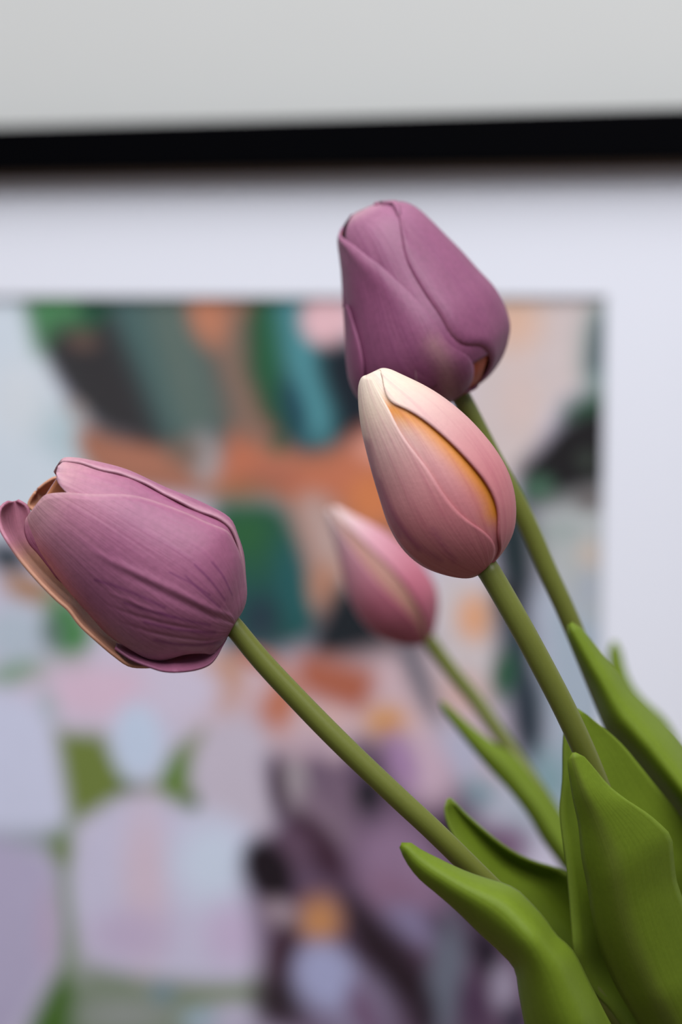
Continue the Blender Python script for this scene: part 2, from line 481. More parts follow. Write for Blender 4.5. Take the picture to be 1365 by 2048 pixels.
poly([(96, 1680), (146, 1640), (140, 1760), (156, 1880), (150, 1960), (160, 2060), (60, 2060), (116, 1960), (122, 1840), (110, 1740)], (104, 126, 84), .006, rnd=False)
blob(122, 1705, 18, 26, 0, (100, 116, 56), .8, .9)
poly([(-120, 1705), (90, 1712), (112, 1800), (118, 1900), (80, 1980), (30, 2060), (-120, 2200)], (168, 160, 186), .008)
blob(95, 1860, 18, 80, 0, (176, 156, 180), .9, .8)
poly([(150, 1940), (260, 1930), (560, 1960), (600, 2200), (20, 2200), (110, 2060)], (122, 132, 116), .012)
poly([(60, 2060), (118, 1950), (150, 1990), (140, 2080), (60, 2110)], (66, 98, 38), .006)
blob(325, 1985, 24, 22, 0, (112, 132, 140), .8)
blob(250, 2030, 90, 26, 0, (138, 142, 138), .8)
blob(470, 2050, 70, 46, 0, (178, 172, 192), .6)
blob(400, 2040, 36, 22, 0, (150, 168, 180), .8)
blob(450, 1985, 60, 16, 0, (128, 138, 112), .8, .8)
poly([(152, 1760), (180, 1660), (250, 1598), (330, 1600), (400, 1640), (480, 1650), (520, 1720), (530, 1850), (500, 1950), (400, 1962), (290, 1945), (200, 1920), (160, 1850)], (187, 182, 204), .006)
blob(290, 1760, 44, 150, 0, (196, 176, 190), .9, .9)
blob(425, 1725, 76, 80, 0, (190, 199, 216), .8)
blob(470, 1870, 60, 60, 0, (186, 168, 196), .9, .9)
blob(260, 1870, 80, 50, 0, (180, 164, 190), .9, .9)
# purple bloom
poly([(540, 1520), (660, 1500), (780, 1480), (900, 1560), (1000, 1680), (1080, 1800), (1200, 2000), (1150, 2250), (560, 2250), (520, 1980), (510, 1850), (490, 1730), (550, 1640)], (92, 72, 92), .010)
blob(850, 1540, 52, 70, -25, (186, 160, 176), .7)
blob(805, 1525, 26, 60, -20, (152, 120, 156), .8)
blob(650, 1500, 70, 34, 0, (176, 152, 164), .8)
blob(596, 1575, 26, 58, -14, (150, 140, 145), .5)
blob(555, 1575, 16, 60, -5, (66, 50, 64), .4)
blob(648, 1565, 24, 60, -20, (104, 86, 104), .5)
blob(690, 1600, 40, 70, -25, (110, 90, 108), .8)
blob(740, 1600, 30, 70, -12, (34, 31, 38), .4)
blob(720, 1520, 24, 40, 0, (88, 70, 92), .8)
blob(650, 1640, 26, 80, -40, (122, 102, 118), .6)
blob(640, 1695, 34, 90, -38, (62, 40, 54), .5)
blob(580, 1700, 40, 40, 0, (92, 70, 88), .8)
blob(538, 1742, 46, 70, -28, (30, 22, 28), .3)
blob(800, 1740, 80, 110, -30, (134, 108, 134), .6)
blob(800, 1800, 70, 40, 40, (128, 98, 122), .9)
blob(830, 1850, 64, 34, 25, (122, 112, 142), .8)
blob(890, 1660, 24, 30, 0, (44, 32, 46), .7)
poly([(690, 1790), (740, 1815), (840, 1920), (880, 2000), (850, 2060), (780, 1990), (710, 1900)], (40, 28, 36), .008)
blob(910, 1870, 60, 28, 35, (70, 52, 70), .8)
blob(566, 1830, 40, 26, 30, (150, 132, 142), .8)
blob(640, 1842, 36, 42, 0, (186, 130, 84), 1.2)
blob(568, 1905, 26, 60, 12, (60, 40, 50), .7)
blob(570, 2000, 60, 46, 10, (46, 36, 42), .7)
blob(690, 2010, 100, 70, 45, (128, 118, 144), .7)
blob(650, 1950, 56, 66, -30, (154, 156, 190), .5)
blob(730, 2030, 24, 60, -25, (108, 84, 110), .8)
blob(895, 1960, 36, 120, 4, (98, 102, 116), .7)
blob(850, 2030, 24, 50, 0, (48, 38, 48), .8)
blob(975, 1905, 28, 56, -10, (36, 29, 40), .7)
blob(950, 2010, 34, 60, 0, (72, 52, 74), .8)
blob(1008, 1975, 26, 46, 0, (146, 136, 156), .7)
blob(1030, 2040, 24, 30, 0, (50, 44, 60), .8)
blob(960, 1820, 40, 30, 30, (60, 46, 62), .8)
blob(500, 2110, 110, 50, 0, (160, 150, 174), .8)

E_ = 0.77
paint[:] = np.clip(paint / E_, 0, 0.95)
pts = np.stack([GX - AO[0], np.full(GX.shape, Y_PRINT) - AO[1], GZ - AO[2]], -1)
me = grid_mesh('print_sheet', pts, paint)
M_PRINT, nt, b = new_mat('printed_paint')
vc = nt.nodes.new('ShaderNodeVertexColor'); vc.layer_name = 'Col'
tcn = nt.nodes.new('ShaderNodeTexCoord'); nzn = nt.nodes.new('ShaderNodeTexNoise'); nzn.inputs['Scale'].default_value = 160
nt.links.new(tcn.outputs['Object'], nzn.inputs['Vector'])
mrn = nt.nodes.new('ShaderNodeMapRange'); mrn.inputs['To Min'].default_value = .93; mrn.inputs['To Max'].default_value = 1.07
nt.links.new(nzn.outputs['Fac'], mrn.inputs['Value'])
mxn = nt.nodes.new('ShaderNodeMix'); mxn.data_type = 'RGBA'; mxn.blend_type = 'MULTIPLY'; mxn.inputs['Factor'].default_value = 1
nt.links.new(vc.outputs['Color'], mxn.inputs['A']); nt.links.new(mrn.outputs['Result'], mxn.inputs['B'])
nt.links.new(mxn.outputs['Result'], b.inputs['Base Color'])
b.inputs['Roughness'].default_value = 0.9; b.inputs['Specular IOR Level'].default_value = 0.15
me.materials.append(M_PRINT)
link(bpy.data.objects.new('print_sheet', me), art)

# ------------------------------------------------------------------ vase and table (below the frame of the photo)
V_PX = (1465, 2380); V_D = 0.575
mouth = P(*V_PX, V_D)
VASE_H = 0.17
table_z = mouth[2] - VASE_H
vase = tag(empty('vase', (mouth[0], mouth[1], table_z)), 'pale ceramic vase holding the tulips', 'vase')
bm = bmesh.new()
prof = [(0.0, 0.0), (.036, 0), (.040, .004), (.050, .04), (.053, .08), (.047, .12), (.039, .15), (.041, .168), (.0405, .17),
        (.038, .168), (.036, .15), (.044, .12), (.050, .08), (.047, .04), (.036, .008), (0, .008)]
ns = 40
rings = []
for r, z in prof:
    if r == 0: rings.append([bm.verts.new((0, 0, z))])
    else: rings.append([bm.verts.new((r * math.cos(2 * math.pi * k / ns), r * math.sin(2 * math.pi * k / ns), z)) for k in range(ns)])
for a, b_ in zip(rings[:-1], rings[1:]):
    for k in range(ns):
        k2 = (k + 1) % ns
        if len(a) == 1: bm.faces.new((a[0], b_[k2], b_[k]))
        elif len(b_) == 1: bm.faces.new((a[k], a[k2], b_[0]))
        else: bm.faces.new((a[k], a[k2], b_[k2], b_[k]))
bmesh.ops.recalc_face_normals(bm, faces=bm.faces[:])
for f in bm.faces: f.smooth = True
me = bpy.data.meshes.new('vase_body'); bm.to_mesh(me); bm.free(); me.materials.append(M_VASE)
link(bpy.data.objects.new('vase_body', me), vase)

tb = tag(empty('side_table', (0.0, -0.40, 0.0)), 'dark wooden side table against the wall under the vase', 'table')
box('table_top', (-0.55, -0.62, table_z - .03), (0.55, -0.06, table_z), M_TABLE, tb, .003)
for sx in (-.51, .47):
    for sy in (-.59, -.13):
        box('leg', (sx, sy, 0), (sx + .04, sy + .04, table_z - .03), M_TABLE, tb, .002)

# ------------------------------------------------------------------ plant builders
def finish(o, thick, mats, offset=-1.0):
    for m in mats: o.data.materials.append(m)
    s = o.modifiers.new('thickness', 'SOLIDIFY'); s.thickness = thick; s.offset = offset
    if len(mats) > 1: s.material_offset = 1
    return o

def orient(pts, want):
    """reverse columns so that the grid's normals agree with the direction field want"""
    du = pts[1:, 1:] - pts[1:, :-1]; dv = pts[1:, 1:] - pts[:-1, 1:]
    n = np.cross(du, dv)
    return (n * want[1:, 1:]).sum() < 0

def ribbon(name, root, L, R, dl, dm, dr, mats, colfn, mid=0.5, nu=17, nv=56, thick=0.0009, wave=0.0, power=1.7, base=None):
    """blade between two edges (photo points), with depths of the left edge, midrib and right edge"""
    if base is not None:                       # blade narrows to its foot beside the stem, inside the vase
        bx, by, bd = base
        ln0 = np.linalg.norm(np.diff(np.array(L, float), axis=0), axis=1).sum()
        L = list(L) + [(bx - 14, by)]; R = list(R) + [(bx + 14, by)]
        q = ln0 / (ln0 + math.hypot(L[-1][0] - L[-2][0], L[-1][1] - L[-2][1]))
        ext = lambda v, e: [(a * q, b2) for a, b2 in v] + [(1.0, e)]
        dl, dm, dr = ext(dl, bd), ext(dm, bd - .001), ext(dr, bd)
        if not np.isscalar(mid): mid = ext(mid, .5)
    l = smooth_poly(L, nv); r = smooth_poly(R, nv)
    t = np.linspace(0, 1, nv); s = np.linspace(0, 1, nu)
    T, S = np.meshgrid(t, s, indexing='ij')
    DL, DM, DR, MID = keyed(dl, t), keyed(dm, t), keyed(dr, t), keyed(mid, t)
    pts = np.empty((nv, nu, 3))
    for i in range(nv):
        m = MID[i]
        base = DL[i] * (1 - s) + DR[i] * s
        w = np.where(s < m, s / m * .5, .5 + (s - m) / (1 - m) * .5)
        hump = 1 - np.abs(2 * w - 1) ** power
        dep = base + hump * (DM[i] - (DL[i] * (1 - m) + DR[i] * m))
        dep = dep + wave * np.sin(t[i] * 9 + s * 2.0) * .5
        for j in range(nu):
            q = l[i] * (1 - s[j]) + r[i] * s[j]
            pts[i, j] = P(q[0], q[1], dep[j])
    want = np.broadcast_to(CAMPOS, pts.shape) - pts
    cols = colfn(S, T)
    if orient(pts, want):
        pts = pts[:, ::-1]; cols = cols[:, ::-1]
    pts = pts - np.array(root.location)
    o = bpy.data.objects.new(name, grid_mesh(name, pts, cols))
    link(o, root)
    return finish(o, thick, mats, 0.0)

def tube(name, root, cl, rad, mat, colfn, nv=90, nu=20):
    """stem through points (photo x, photo y, depth), radius in metres"""
    q = smooth_poly([(x, y, d * 4000) for x, y, d in cl], nv); t = np.linspace(0, 1, nv)
    RR = keyed(rad, t)
    ctr = np.array([P(q[i, 0], q[i, 1], q[i, 2] / 4000) for i in range(nv)])
    tan = np.gradient(ctr, axis=0); tan /= np.linalg.norm(tan, axis=1)[:, None]
    pts = np.empty((nv, nu + 1, 3))
    for i in range(nv):
        view = CAMPOS - ctr[i]; view /= np.linalg.norm(view)
        a = np.cross(tan[i], view); a /= np.linalg.norm(a); b_ = np.cross(a, tan[i])
        for j in range(nu + 1):
            th = 2 * math.pi * j / nu
            pts[i, j] = ctr[i] + RR[i] * (a * math.sin(th) - b_ * math.cos(th))
    S, T = np.meshgrid(np.linspace(0, 1, nu + 1), t)
    cols = colfn(S, T)
    if orient(pts, pts - ctr[:, None, :]):
        pts = pts[:, ::-1]
    pts = pts - np.array(root.location)
    o = bpy.data.objects.new(name, grid_mesh(name, pts, cols)); o.data.materials.append(mat)
    bm = bmesh.new(); bm.from_mesh(o.data)
    bmesh.ops.remove_doubles(bm, verts=bm.verts[:], dist=1e-6)
    be = [e for e in bm.edges if e.is_boundary]
    bmesh.ops.holes_fill(bm, edges=be, sides=nu + 2)
    bm.to_mesh(o.data); bm.free()
    return link(o, root)

class Bloom:
    """flower body between two traced silhouettes; rows run from the stem to the tip, each row is an ellipse"""
    def __init__(self, root, PL, PR, depth, k=1.0, tilt=0.0, n=240, sg=14.0, sh=0.0):
        self.root, self.d, self.k, self.tilt = root, depth, k, tilt
        self.l = smooth_poly(PL, n); self.r = smooth_poly(PR, n); self.n = n
        self.mid = (self.l + self.r) / 2; self.half = (self.r - self.l) / 2
        self.len = np.maximum(np.linalg.norm(self.half, axis=1), 1e-6)
        self.tau = np.linspace(0, 1, n)
        x = np.arange(-40, 41); kr = np.exp(-(x / sg) ** 2 / 2); kr /= kr.sum()
        pad = np.r_[self.len[0] * np.ones(40) - (self.len[1:41] - self.len[0])[::-1], self.len, 2 * self.len[-1] - self.len[-41:-1][::-1]]
        sm = np.convolve(pad, kr, 'valid')
        w = np.clip(np.minimum(self.tau / .16, (1 - self.tau) / .10), 0, 1); w = w * w * (3 - 2 * w)
        self.dlen = np.maximum(sm * w + self.len * (1 - w), 1e-6)
        self.shift = np.zeros_like(self.mid)
        for c in range(2):
            m_ = self.mid[:, c]
            pad = np.r_[2 * m_[0] - m_[1:41][::-1], m_, 2 * m_[-1] - m_[-41:-1][::-1]]
            self.shift[:, c] = (np.convolve(pad, kr, 'valid') - m_) * w * sh
    def solve(self, p, again=False):
        p = np.asarray(p, float)
        q = p - self.mid
        hn = self.half / self.len[:, None]
        al = (q * hn).sum(1); perp = np.abs(q[:, 0] * hn[:, 1] - q[:, 1] * hn[:, 0])
        sg = al / self.len
        cost = perp + np.maximum(0, np.abs(al) - self.len) * 1.0
        cost[self.len < 1] += 30
        i = int(np.argmin(cost))
        ph = math.asin(max(-1, min(1, sg[i])))
        if not again:
            return self.solve(p - math.cos(ph) * self.shift[i], True)
        return self.tau[i], math.degrees(ph)
    def edge(self, spec, n, mono=False):
        pts = []
        for e in spec:
            if e[0] == 'f': pts.append((e[1], e[2]))
            else: pts.append(self.solve(e))
        a = np.array(pts, float)
        if mono: a[:, 0] = np.maximum.accumulate(a[:, 0] + np.arange(len(a)) * 1e-4)
        b_ = a.copy(); b_[:, 1] /= 110.0
        b_ = smooth_poly(b_, n); b_[:, 1] *= 110.0
        for _ in range(25 if mono else 3):
            b_[1:-1] = b_[1:-1] * .5 + (b_[:-2] + b_[2:]) * .25
        b_[:, 0] = np.clip(b_[:, 0], 0, 1)
        return b_
    def point(self, tau, phi, off):
        x = tau * (self.n - 1)
        f = lambda arr: np.stack([np.interp(x, np.arange(self.n), arr[:, c]) for c in range(2)], -1)
        mid, half = f(self.mid), f(self.half)
        ln = np.maximum(np.linalg.norm(half, axis=-1), 1e-6)
        sc = np.maximum(ln + off, 0.5) / ln
        ph = np.radians(phi)
        px = mid + half * (sc * np.sin(ph))[..., None] + f(self.shift) * np.maximum(np.cos(ph), 0)[..., None]
        dl = np.interp(x, np.arange(self.n), self.dlen)
        dz = self.k * np.maximum(dl + off, .5) * np.cos(ph)
        dep = self.d - (dz + self.tilt * (tau - .4) * 300) * self.d / F
        return px, dep
    def petal(self, name, Ls, Rs, off, colfn, mats, offfn=None, nu=33, nv=60, thick=0.0007, mono=False):
        L, R = self.edge(Ls, nv, mono), self.edge(Rs, nv, mono)
        s = np.linspace(0, 1, nu); t = np.linspace(0, 1, nv)
        S, T = np.meshgrid(s, t)
        TAU = L[:, None, 0] * (1 - S) + R[:, None, 0] * S
        PHI = L[:, None, 1] * (1 - S) + R[:, None, 1] * S
        OFF = np.full(S.shape, float(off))
        self.TAU, self.PHI = TAU, PHI
        if offfn is not None: OFF = OFF + offfn(S, T)
        px, dep = self.point(TAU, PHI, OFF)
        ctr, cd = self.point(TAU, PHI * 0, -1e6 + OFF * 0)
        pts = np.empty((nv, nu, 3)); want = np.empty((nv, nu, 3))
        for i in range(nv):
            for j in range(nu):
                pts[i, j] = P(px[i, j, 0], px[i, j, 1], dep[i, j])
                want[i, j] = pts[i, j] - P(ctr[i, j, 0], ctr[i, j, 1], self.d)
        self.px = px
        cols = colfn(S, T, TAU)
        uvs = np.stack([PHI / 150.0, TAU], -1)
        if orient(pts, want):
            pts = pts[:, ::-1]; cols = cols[:, ::-1]; uvs = uvs[:, ::-1]
        pts = pts - np.array(self.root.location)
        o = bpy.data.objects.new(name, grid_mesh(name, pts, cols, uvs=np.ascontiguousarray(uvs)))
        link(o, self.root)
        return finish(o, thick, mats, -1.0)

def vein(B, pts, width, depth=1.0):
    """ridge or groove along a line of photo points on the body; width in degrees"""
    c = np.array([B.solve(p) for p in pts]); c = c[np.argsort(c[:, 0])]
    def f(S, T):
        ph = np.interp(B.TAU, c[:, 0], c[:, 1])
        fade = np.clip((B.TAU - c[0, 0]) / .06 + .3, 0, 1) * np.clip((c[-1, 0] - B.TAU) / .15 + .1, 0, 1)
        return depth * np.exp(-((B.PHI - ph) / width) ** 2) * fade
    return f
def near_line(B, pts, width):
    p = smooth_poly(pts, 80)
    d = np.min(np.hypot(B.px[..., 0, None] - p[:, 0], B.px[..., 1, None] - p[:, 1]), -1)
    return np.exp(-(d / width) ** 2)
def edgelift(amount, pw=4.0, side=0):
    def f(S, T):
        e = np.abs(2 * S - 1) ** pw
        if side < 0: e = np.where(S < .5, e, 0)
        if side > 0: e = np.where(S > .5, e, 0)
        return amount * e * np.sin(np.clip(T, 0, 1) * math.pi) ** .5
    return f
def add(*fs):
    return lambda S, T: sum(f(S, T) for f in fs)
def groove(s0, width, depth, t0=0.0, t1=1.0):
    return lambda S, T: depth * np.exp(-((S - s0) / width) ** 2) * np.clip((T - t0) * 8, 0, 1) * np.clip((t1 - T) * 5, 0, 1)

def stem_col(a, b_):
    def f(S, T):
        x = np.clip(T, 0, 1)
        return ramp([(0, a), (1, b_)], x)
    return f
def LEAF(S, T):
    """one green for all leaves, a little paler along the thin margin"""
    c = np.empty(S.shape + (3,)); c[:] = lin((134, 158, 44))
    e = np.clip((np.abs(2 * S - 1) - .92) / .08, 0, 1)[..., None] * .2
    return c * (1 - e) + lin((164, 182, 90)) * e

STEM = stem_col((114, 120, 46), (114, 120, 46))
def mouth_px(dx, dy=0): return (V_PX[0] + dx, V_PX[1] + dy)
def tulip_root(dx, dd, label):
    # foot of the stem, resting on the floor of the vase
    p = P(V_PX[0] + dx, V_PX[1] + 900, V_D + dd)
    p = np.array([mouth[0] + dx * V_D / F, mouth[1] + dd, table_z + 0.011])
    return tag(empty('tulip', p), label, 'tulip', None)

def foot(root):
    """photo point + depth of the stem foot"""
    c = CAM2W.T @ (np.array(root.location) - CAMPOS)
    return (c[0] / c[2] * F + CX, c[1] / c[2] * F + CY), c[2]

# ------------------------------------------------------------------ tulip: cream-tipped closed bud in front
g = 'tulips in the vase'
t_bud = tulip_root(-20, -0.006, 'closed pink tulip bud with cream tip and orange seam between its petals')
fp, fd = foot(t_bud)
tube('stem', t_bud, [(966, 1124, .5), (976, 1138, .5), (1033, 1236, .5), (1085, 1331, .501), (1136, 1430, .503), (1190, 1552, .507), (1250, 1720, .515), (1330, 1960, .532), (1395, 2200, .552), (1430, 2400, .563), (*fp, fd)],
     0.00312, M_STEM, STEM)
PL = [(974, 1137), (958, 1150), (938, 1156), (897, 1151), (847, 1132), (809, 1100), (780, 1053), (759, 991), (739, 921), (724, 856), (718, 804), (719, 768), (726, 753), (741, 748)]
PR = [(974, 1137), (994, 1120), (1017, 1088), (1029, 1059), (1033, 1026), (1030, 988), (1017, 944), (991, 898), (944, 842), (897, 801), (856, 774), (803, 748), (780, 738), (765, 736), (752, 741), (741, 748)]
B = Bloom(t_bud, PL, PR, .5, 0.92)
def bud_col(shift=0.0, pale=1.0, seam=None, basec=(198, 114, 122)):
    def f(S, T, TAU):
        x = np.clip(TAU + shift, 0, 1)
        c = ramp([(0, basec), (.40, (204, 126, 132)), (.55, (212, 148, 150)), (.70, (226, 182, 176)), (.84, (240, 214, 194)), (1, (240, 222, 204))], x)
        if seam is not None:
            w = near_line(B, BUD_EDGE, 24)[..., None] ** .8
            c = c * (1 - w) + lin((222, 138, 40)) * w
        for pts_, wd in BUD_VEINS:
            w = near_line(B, pts_, wd)[..., None] * .45
            c = c * (1 - w) + lin((150, 66, 104)) * w
        return c
    return f
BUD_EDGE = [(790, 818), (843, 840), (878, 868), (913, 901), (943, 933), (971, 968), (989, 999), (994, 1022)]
BUD_VEINS = [([(738, 885), (752, 950), (775, 1010), (806, 1060), (838, 1098)], 6), ([(760, 960), (790, 1030), (830, 1085), (880, 1120)], 5),
             ([(868, 1060), (890, 1095), (910, 1120)], 5), ([(730, 880), (745, 945), (768, 1010), (800, 1070)], 5)]
# inner ring
B.petal('petal', [('f', .0, 90), ('f', .1, 60), ('f', .5, 70), ('f', .93, 60)], [('f', .0, 180), ('f', .1, 200), ('f', .5, 205), ('f', .93, 180)], -9, bud_col(), [M_BUD, M_INNER])
B.petal('petal', [('f', .0, -200), ('f', .1, -210), ('f', .5, -215), ('f', .93, -190)], [('f', .0, -80), ('f', .1, -60), ('f', .5, -60), ('f', .93, -80)], -10, bud_col(), [M_BUD, M_INNER])
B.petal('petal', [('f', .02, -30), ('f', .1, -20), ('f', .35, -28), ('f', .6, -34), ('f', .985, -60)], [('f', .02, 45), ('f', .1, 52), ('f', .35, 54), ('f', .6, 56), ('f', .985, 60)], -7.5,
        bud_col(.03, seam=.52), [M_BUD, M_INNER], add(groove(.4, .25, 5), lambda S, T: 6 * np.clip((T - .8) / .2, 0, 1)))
# outer ring
B.petal('petal', [('f', .0, 120), ('f', .1, 120), ('f', .5, 118), ('f', .95, 120)], [('f', .0, 250), ('f', .1, 250), ('f', .5, 246), ('f', .95, 240)], -2, bud_col(), [M_BUD, M_INNER])
B.petal('petal', [(978, 1136), (994, 1117), (996, 1076), (999, 1047), (998, 1022), (989, 995), (971, 963), (943, 928), (913, 896), (878, 863), (843, 835), (806, 814), (776, 800), (768, 769), (762, 741)],
        [('f', .0, 110), ('f', .06, 120), ('f', .2, 140), ('f', .5, 145), ('f', .85, 135), ('f', 1, 90)], 0, bud_col(.0), [M_BUD, M_INNER], add(edgelift(4, 8, -1), groove(.35, .12, 1.5)))
B.petal('petal', [('f', .0, -110), ('f', .08, -125), ('f', .3, -135), ('f', .6, -135), ('f', .9, -120), ('f', 1, -90)],
        [(972, 1145), (988, 1117), (991, 1103), (985, 1082), (967, 1062), (944, 1047), (914, 1021), (885, 983), (856, 936), (827, 900), (797, 857), (777, 815), (756, 780), (741, 752)],
        1.5, bud_col(.02), [M_BUD, M_INNER], add(edgelift(1, 10, 1), groove(.45, .03, -1.5, .05, .8), groove(.40, .02, 1.0, .05, .7)))

# front leaf pair of the bud
C1 = LEAF
def l4col(S, T):
    c = C1(S, T); w = np.exp(-((S - (.30 + .1 * T)) / .10) ** 2)[..., None] * .35
    return c * (1 - w) + lin((128, 128, 70)) * w
ribbon('leaf', t_bud,
       [(1148, 1505), (1140, 1512), (1138, 1526), (1141, 1549), (1149, 1599), (1159, 1646), (1166, 1716), (1177, 1771), (1188, 1840), (1202, 1896), (1224, 1951), (1246, 1993), (1268, 2029), (1320, 2120), (1390, 2340)],
       [(1150, 1505), (1158, 1506), (1167, 1513), (1191, 1541), (1219, 1574), (1252, 1599), (1291, 1624), (1321, 1649), (1341, 1671), (1346, 1710), (1352, 1760), (1365, 1799), (1400, 1900), (1450, 2050), (1490, 2340)],
       [(0, .492), (.25, .501), (.6, .520), (1, .556)], [(0, .492), (.1, .491), (.3, .496), (.6, .512), (1, .552)], [(0, .492), (.15, .496), (.3, .506), (.45, .515), (.7, .530), (1, .562)],
       [M_LEAF], l4col, mid=[(0, .4), (.3, .32), (1, .42)], power=1.5, base=(1440, 2520, .568))
def l3col(S, T):
    return LEAF(S, T)
ribbon('leaf', t_bud,
       [(1152, 1418), (1136, 1440), (1129, 1475), (1127, 1560), (1122, 1625), (1135, 1734), (1141, 1800), (1146, 1863), (1150, 1910), (1163, 1951), (1191, 1987), (1219, 2015), (1260, 2080), (1360, 2330)],
       [(1156, 1417), (1168, 1424), (1190, 1442), (1212, 1459), (1246, 1490), (1275, 1525), (1312, 1571), (1344, 1610), (1372, 1650), (1420, 1740), (1470, 1880), (1500, 2040), (1510, 2160), (1510, 2330)],
       [(0, .520), (.5, .512), (1, .55)], [(0, .523), (.4, .530), (1, .575)], [(0, .524), (.5, .545), (1, .58)],
       [M_LEAF], l3col, power=1.9, base=(1452, 2520, .578))

# ------------------------------------------------------------------ tulip: full-blown mauve flower leaning left
t_open = tulip_root(-75, 0.0, 'wide open mauve tulip leaning left, its ruffled petals starting to part')
fp, fd = foot(t_open)
tube('stem', t_open, [(452, 1236, .5), (465, 1250, .5), (520, 1317, .5), (603, 1406, .5), (690, 1494, .5), (808, 1606, .501), (858, 1652, .502), (950, 1742, .506), (1060, 1852, .513), (1190, 1990, .524), (1300, 2150, .54), (1375, 2350, .558), (*fp, fd)],
     [(0, .0027), (.12, .0029), (1, .0030)], M_STEM, STEM)
PL = [(465, 1252), (453, 1280), (438, 1301), (418, 1322), (385, 1335), (345, 1337), (305, 1328), (250, 1298), (187, 1240), (133, 1178), (97, 1130), (66, 1095), (48, 1060), (47, 1035)]
PR = [(465, 1252), (486, 1222), (493, 1196), (491, 1150), (487, 1109), (476, 1074), (461, 1040), (411, 1010), (328, 975), (251, 940), (190, 924), (150, 917), (125, 918), (114, 930)]
B = Bloom(t_open, PL, PR, .5, 0.92, sg=30.0, sh=1.0)
def mauve(keys, rim=None, rimc=(226, 182, 190), rimw=.12, rside=0):
    def f(S, T, TAU):
        c = ramp(keys, TAU)
        e = np.clip((np.abs(2 * S - 1) - (1 - rimw)) / rimw, 0, 1)
        if rside > 0: e = np.where(S > .5, e, 0)
        if rside < 0: e = np.where(S < .5, e, 0)
        e = np.maximum(e, np.clip((T - .90) / .10, 0, 1))[..., None] * .6
        return c * (1 - e) + lin(rimc) * e
    return f
MV = [(0, (172, 102, 134)), (.65, (174, 104, 138)), (.85, (196, 130, 154)), (1, (224, 174, 178))]
MV2 = MV
def INSIDE(S, T):
    c = np.empty(S.shape + (3,)); c[:] = lin((226, 160, 126))
    return c
# far side petals closing the cup
B.petal('petal', [('f', .02, 115), ('f', .2, 110), ('f', .6, 110), ('f', .95, 120)], [('f', .02, 235), ('f', .2, 240), ('f', .6, 240), ('f', .96, 225)], -12, mauve(MV), [M_PETAL, M_INNER])
B.petal('petal', [('f', .02, 84), (484, 1125), (472, 1082), (452, 1048), (428, 1034), (404, 1025), (366, 1010), (328, 989), (290, 968), (251, 951), (213, 944), (171, 931), (140, 923), (118, 926)], [('f', .02, 150), ('f', .2, 160), ('f', .6, 162), ('f', .95, 150), ('f', 1, 120)], 2.5, mauve(MV2, rimc=(226, 176, 190), rimw=.2, rside=-1), [M_PETAL, M_INNER], add(edgelift(2, 6, -1), lambda S, T: 2.0 * np.clip(1 - S / .15, 0, 1) * np.sin(T * 37) * np.sin(T * 15)))
# cream inside petal seen in the mouth
ribbon('petal', t_open,
       [(205, 1130), (150, 1090), (100, 1050), (66, 1022), (57, 1012), (60, 1000), (70, 985)],
       [(215, 1000), (180, 985), (140, 968), (122, 955), (110, 955), (95, 963), (76, 978)],
       .515, .52, .515, [M_PETAL], INSIDE, thick=.0007)
# inner lobe just behind the front petal
ribbon('petal', t_open,
       [(150, 1180), (120, 1162), (95, 1131), (76, 1107), (59, 1088), (51, 1070), (49, 1054), (52, 1040), (60, 1030)],
       [(170, 1160), (145, 1140), (125, 1110), (112, 1085), (104, 1064), (98, 1048), (90, 1036), (78, 1028), (66, 1027)],
       [(0, .503), (1, .5015)], [(0, .502), (1, .5005)], [(0, .502), (1, .5005)], [M_PETAL], lambda S, T: ramp(MV, T), thick=.0006)
# upper petal between the front petal and the top petal
B.petal('petal', [(470, 1190), (455, 1110), (420, 1070), (343, 1035), (267, 1012), (200, 1004), (150, 998), (122, 974), (114, 957)],
        [('f', .05, 86), (484, 1100), (466, 1056), (447, 1038), (410, 1018), (370, 1003), (330, 982), (292, 963), (251, 949), (213, 942), (171, 929), (137, 921), (115, 932)], -3,
        mauve(MV2, rimc=(220, 176, 196)), [M_PETAL, M_INNER], add(edgelift(3, 8, 1), lambda S, T: 5 * np.clip((T - .85) / .15, 0, 1) * np.sin(S * 9), lambda S, T: 2.5 * np.clip((S - .9) / .1, 0, 1) * np.sin(T * 41) * np.sin(T * 17)))
# bottom petal
ribbon('petal', t_open,
       [(452, 1278), (443, 1298), (423, 1326), (400, 1337), (362, 1343), (328, 1342), (301, 1334), (262, 1318), (230, 1296)],
       [(452, 1262), (430, 1285), (405, 1300), (380, 1306), (350, 1312), (325, 1314), (300, 1310), (268, 1298), (232, 1288)],
       [(0, .5), (.5, .486), (1, .495)], [(0, .5), (.5, .492), (1, .498)], [(0, .5), (.5, .499), (1, .5)], [M_PETAL],
       lambda S, T: ramp(MV, T * .6), thick=.0007)
# opened petal flaring out below the mouth
def dcol(S, T):
    """peach inside of the petal with a mauve-pink end"""
    return ramp([(0, (226, 160, 126)), (.72, (228, 170, 144)), (.82, (200, 132, 152)), (1, (192, 120, 144))], T)
ribbon('petal', t_open,
       [(320, 1332), (290, 1334), (259, 1331), (229, 1311), (198, 1285), (160, 1250), (137, 1220), (114, 1200), (76, 1162), (38, 1117), (11, 1077), (0, 1056), (-4, 1030), (4, 1012), (16, 1004)],
       [(330, 1318), (305, 1318), (275, 1304), (248, 1288), (213, 1262), (187, 1232), (165, 1200), (140, 1170), (112, 1138), (92, 1112), (78, 1090), (66, 1065), (62, 1035), (54, 1012), (36, 1001)],
       [(0, .497), (.3, .492), (.7, .489), (.82, .488), (1, .494)], [(0, .5), (.3, .5), (.7, .505), (1, .507)], [(0, .503), (.4, .509), (1, .507)], [M_PETAL], dcol, mid=.45, power=1.6, thick=.0008)
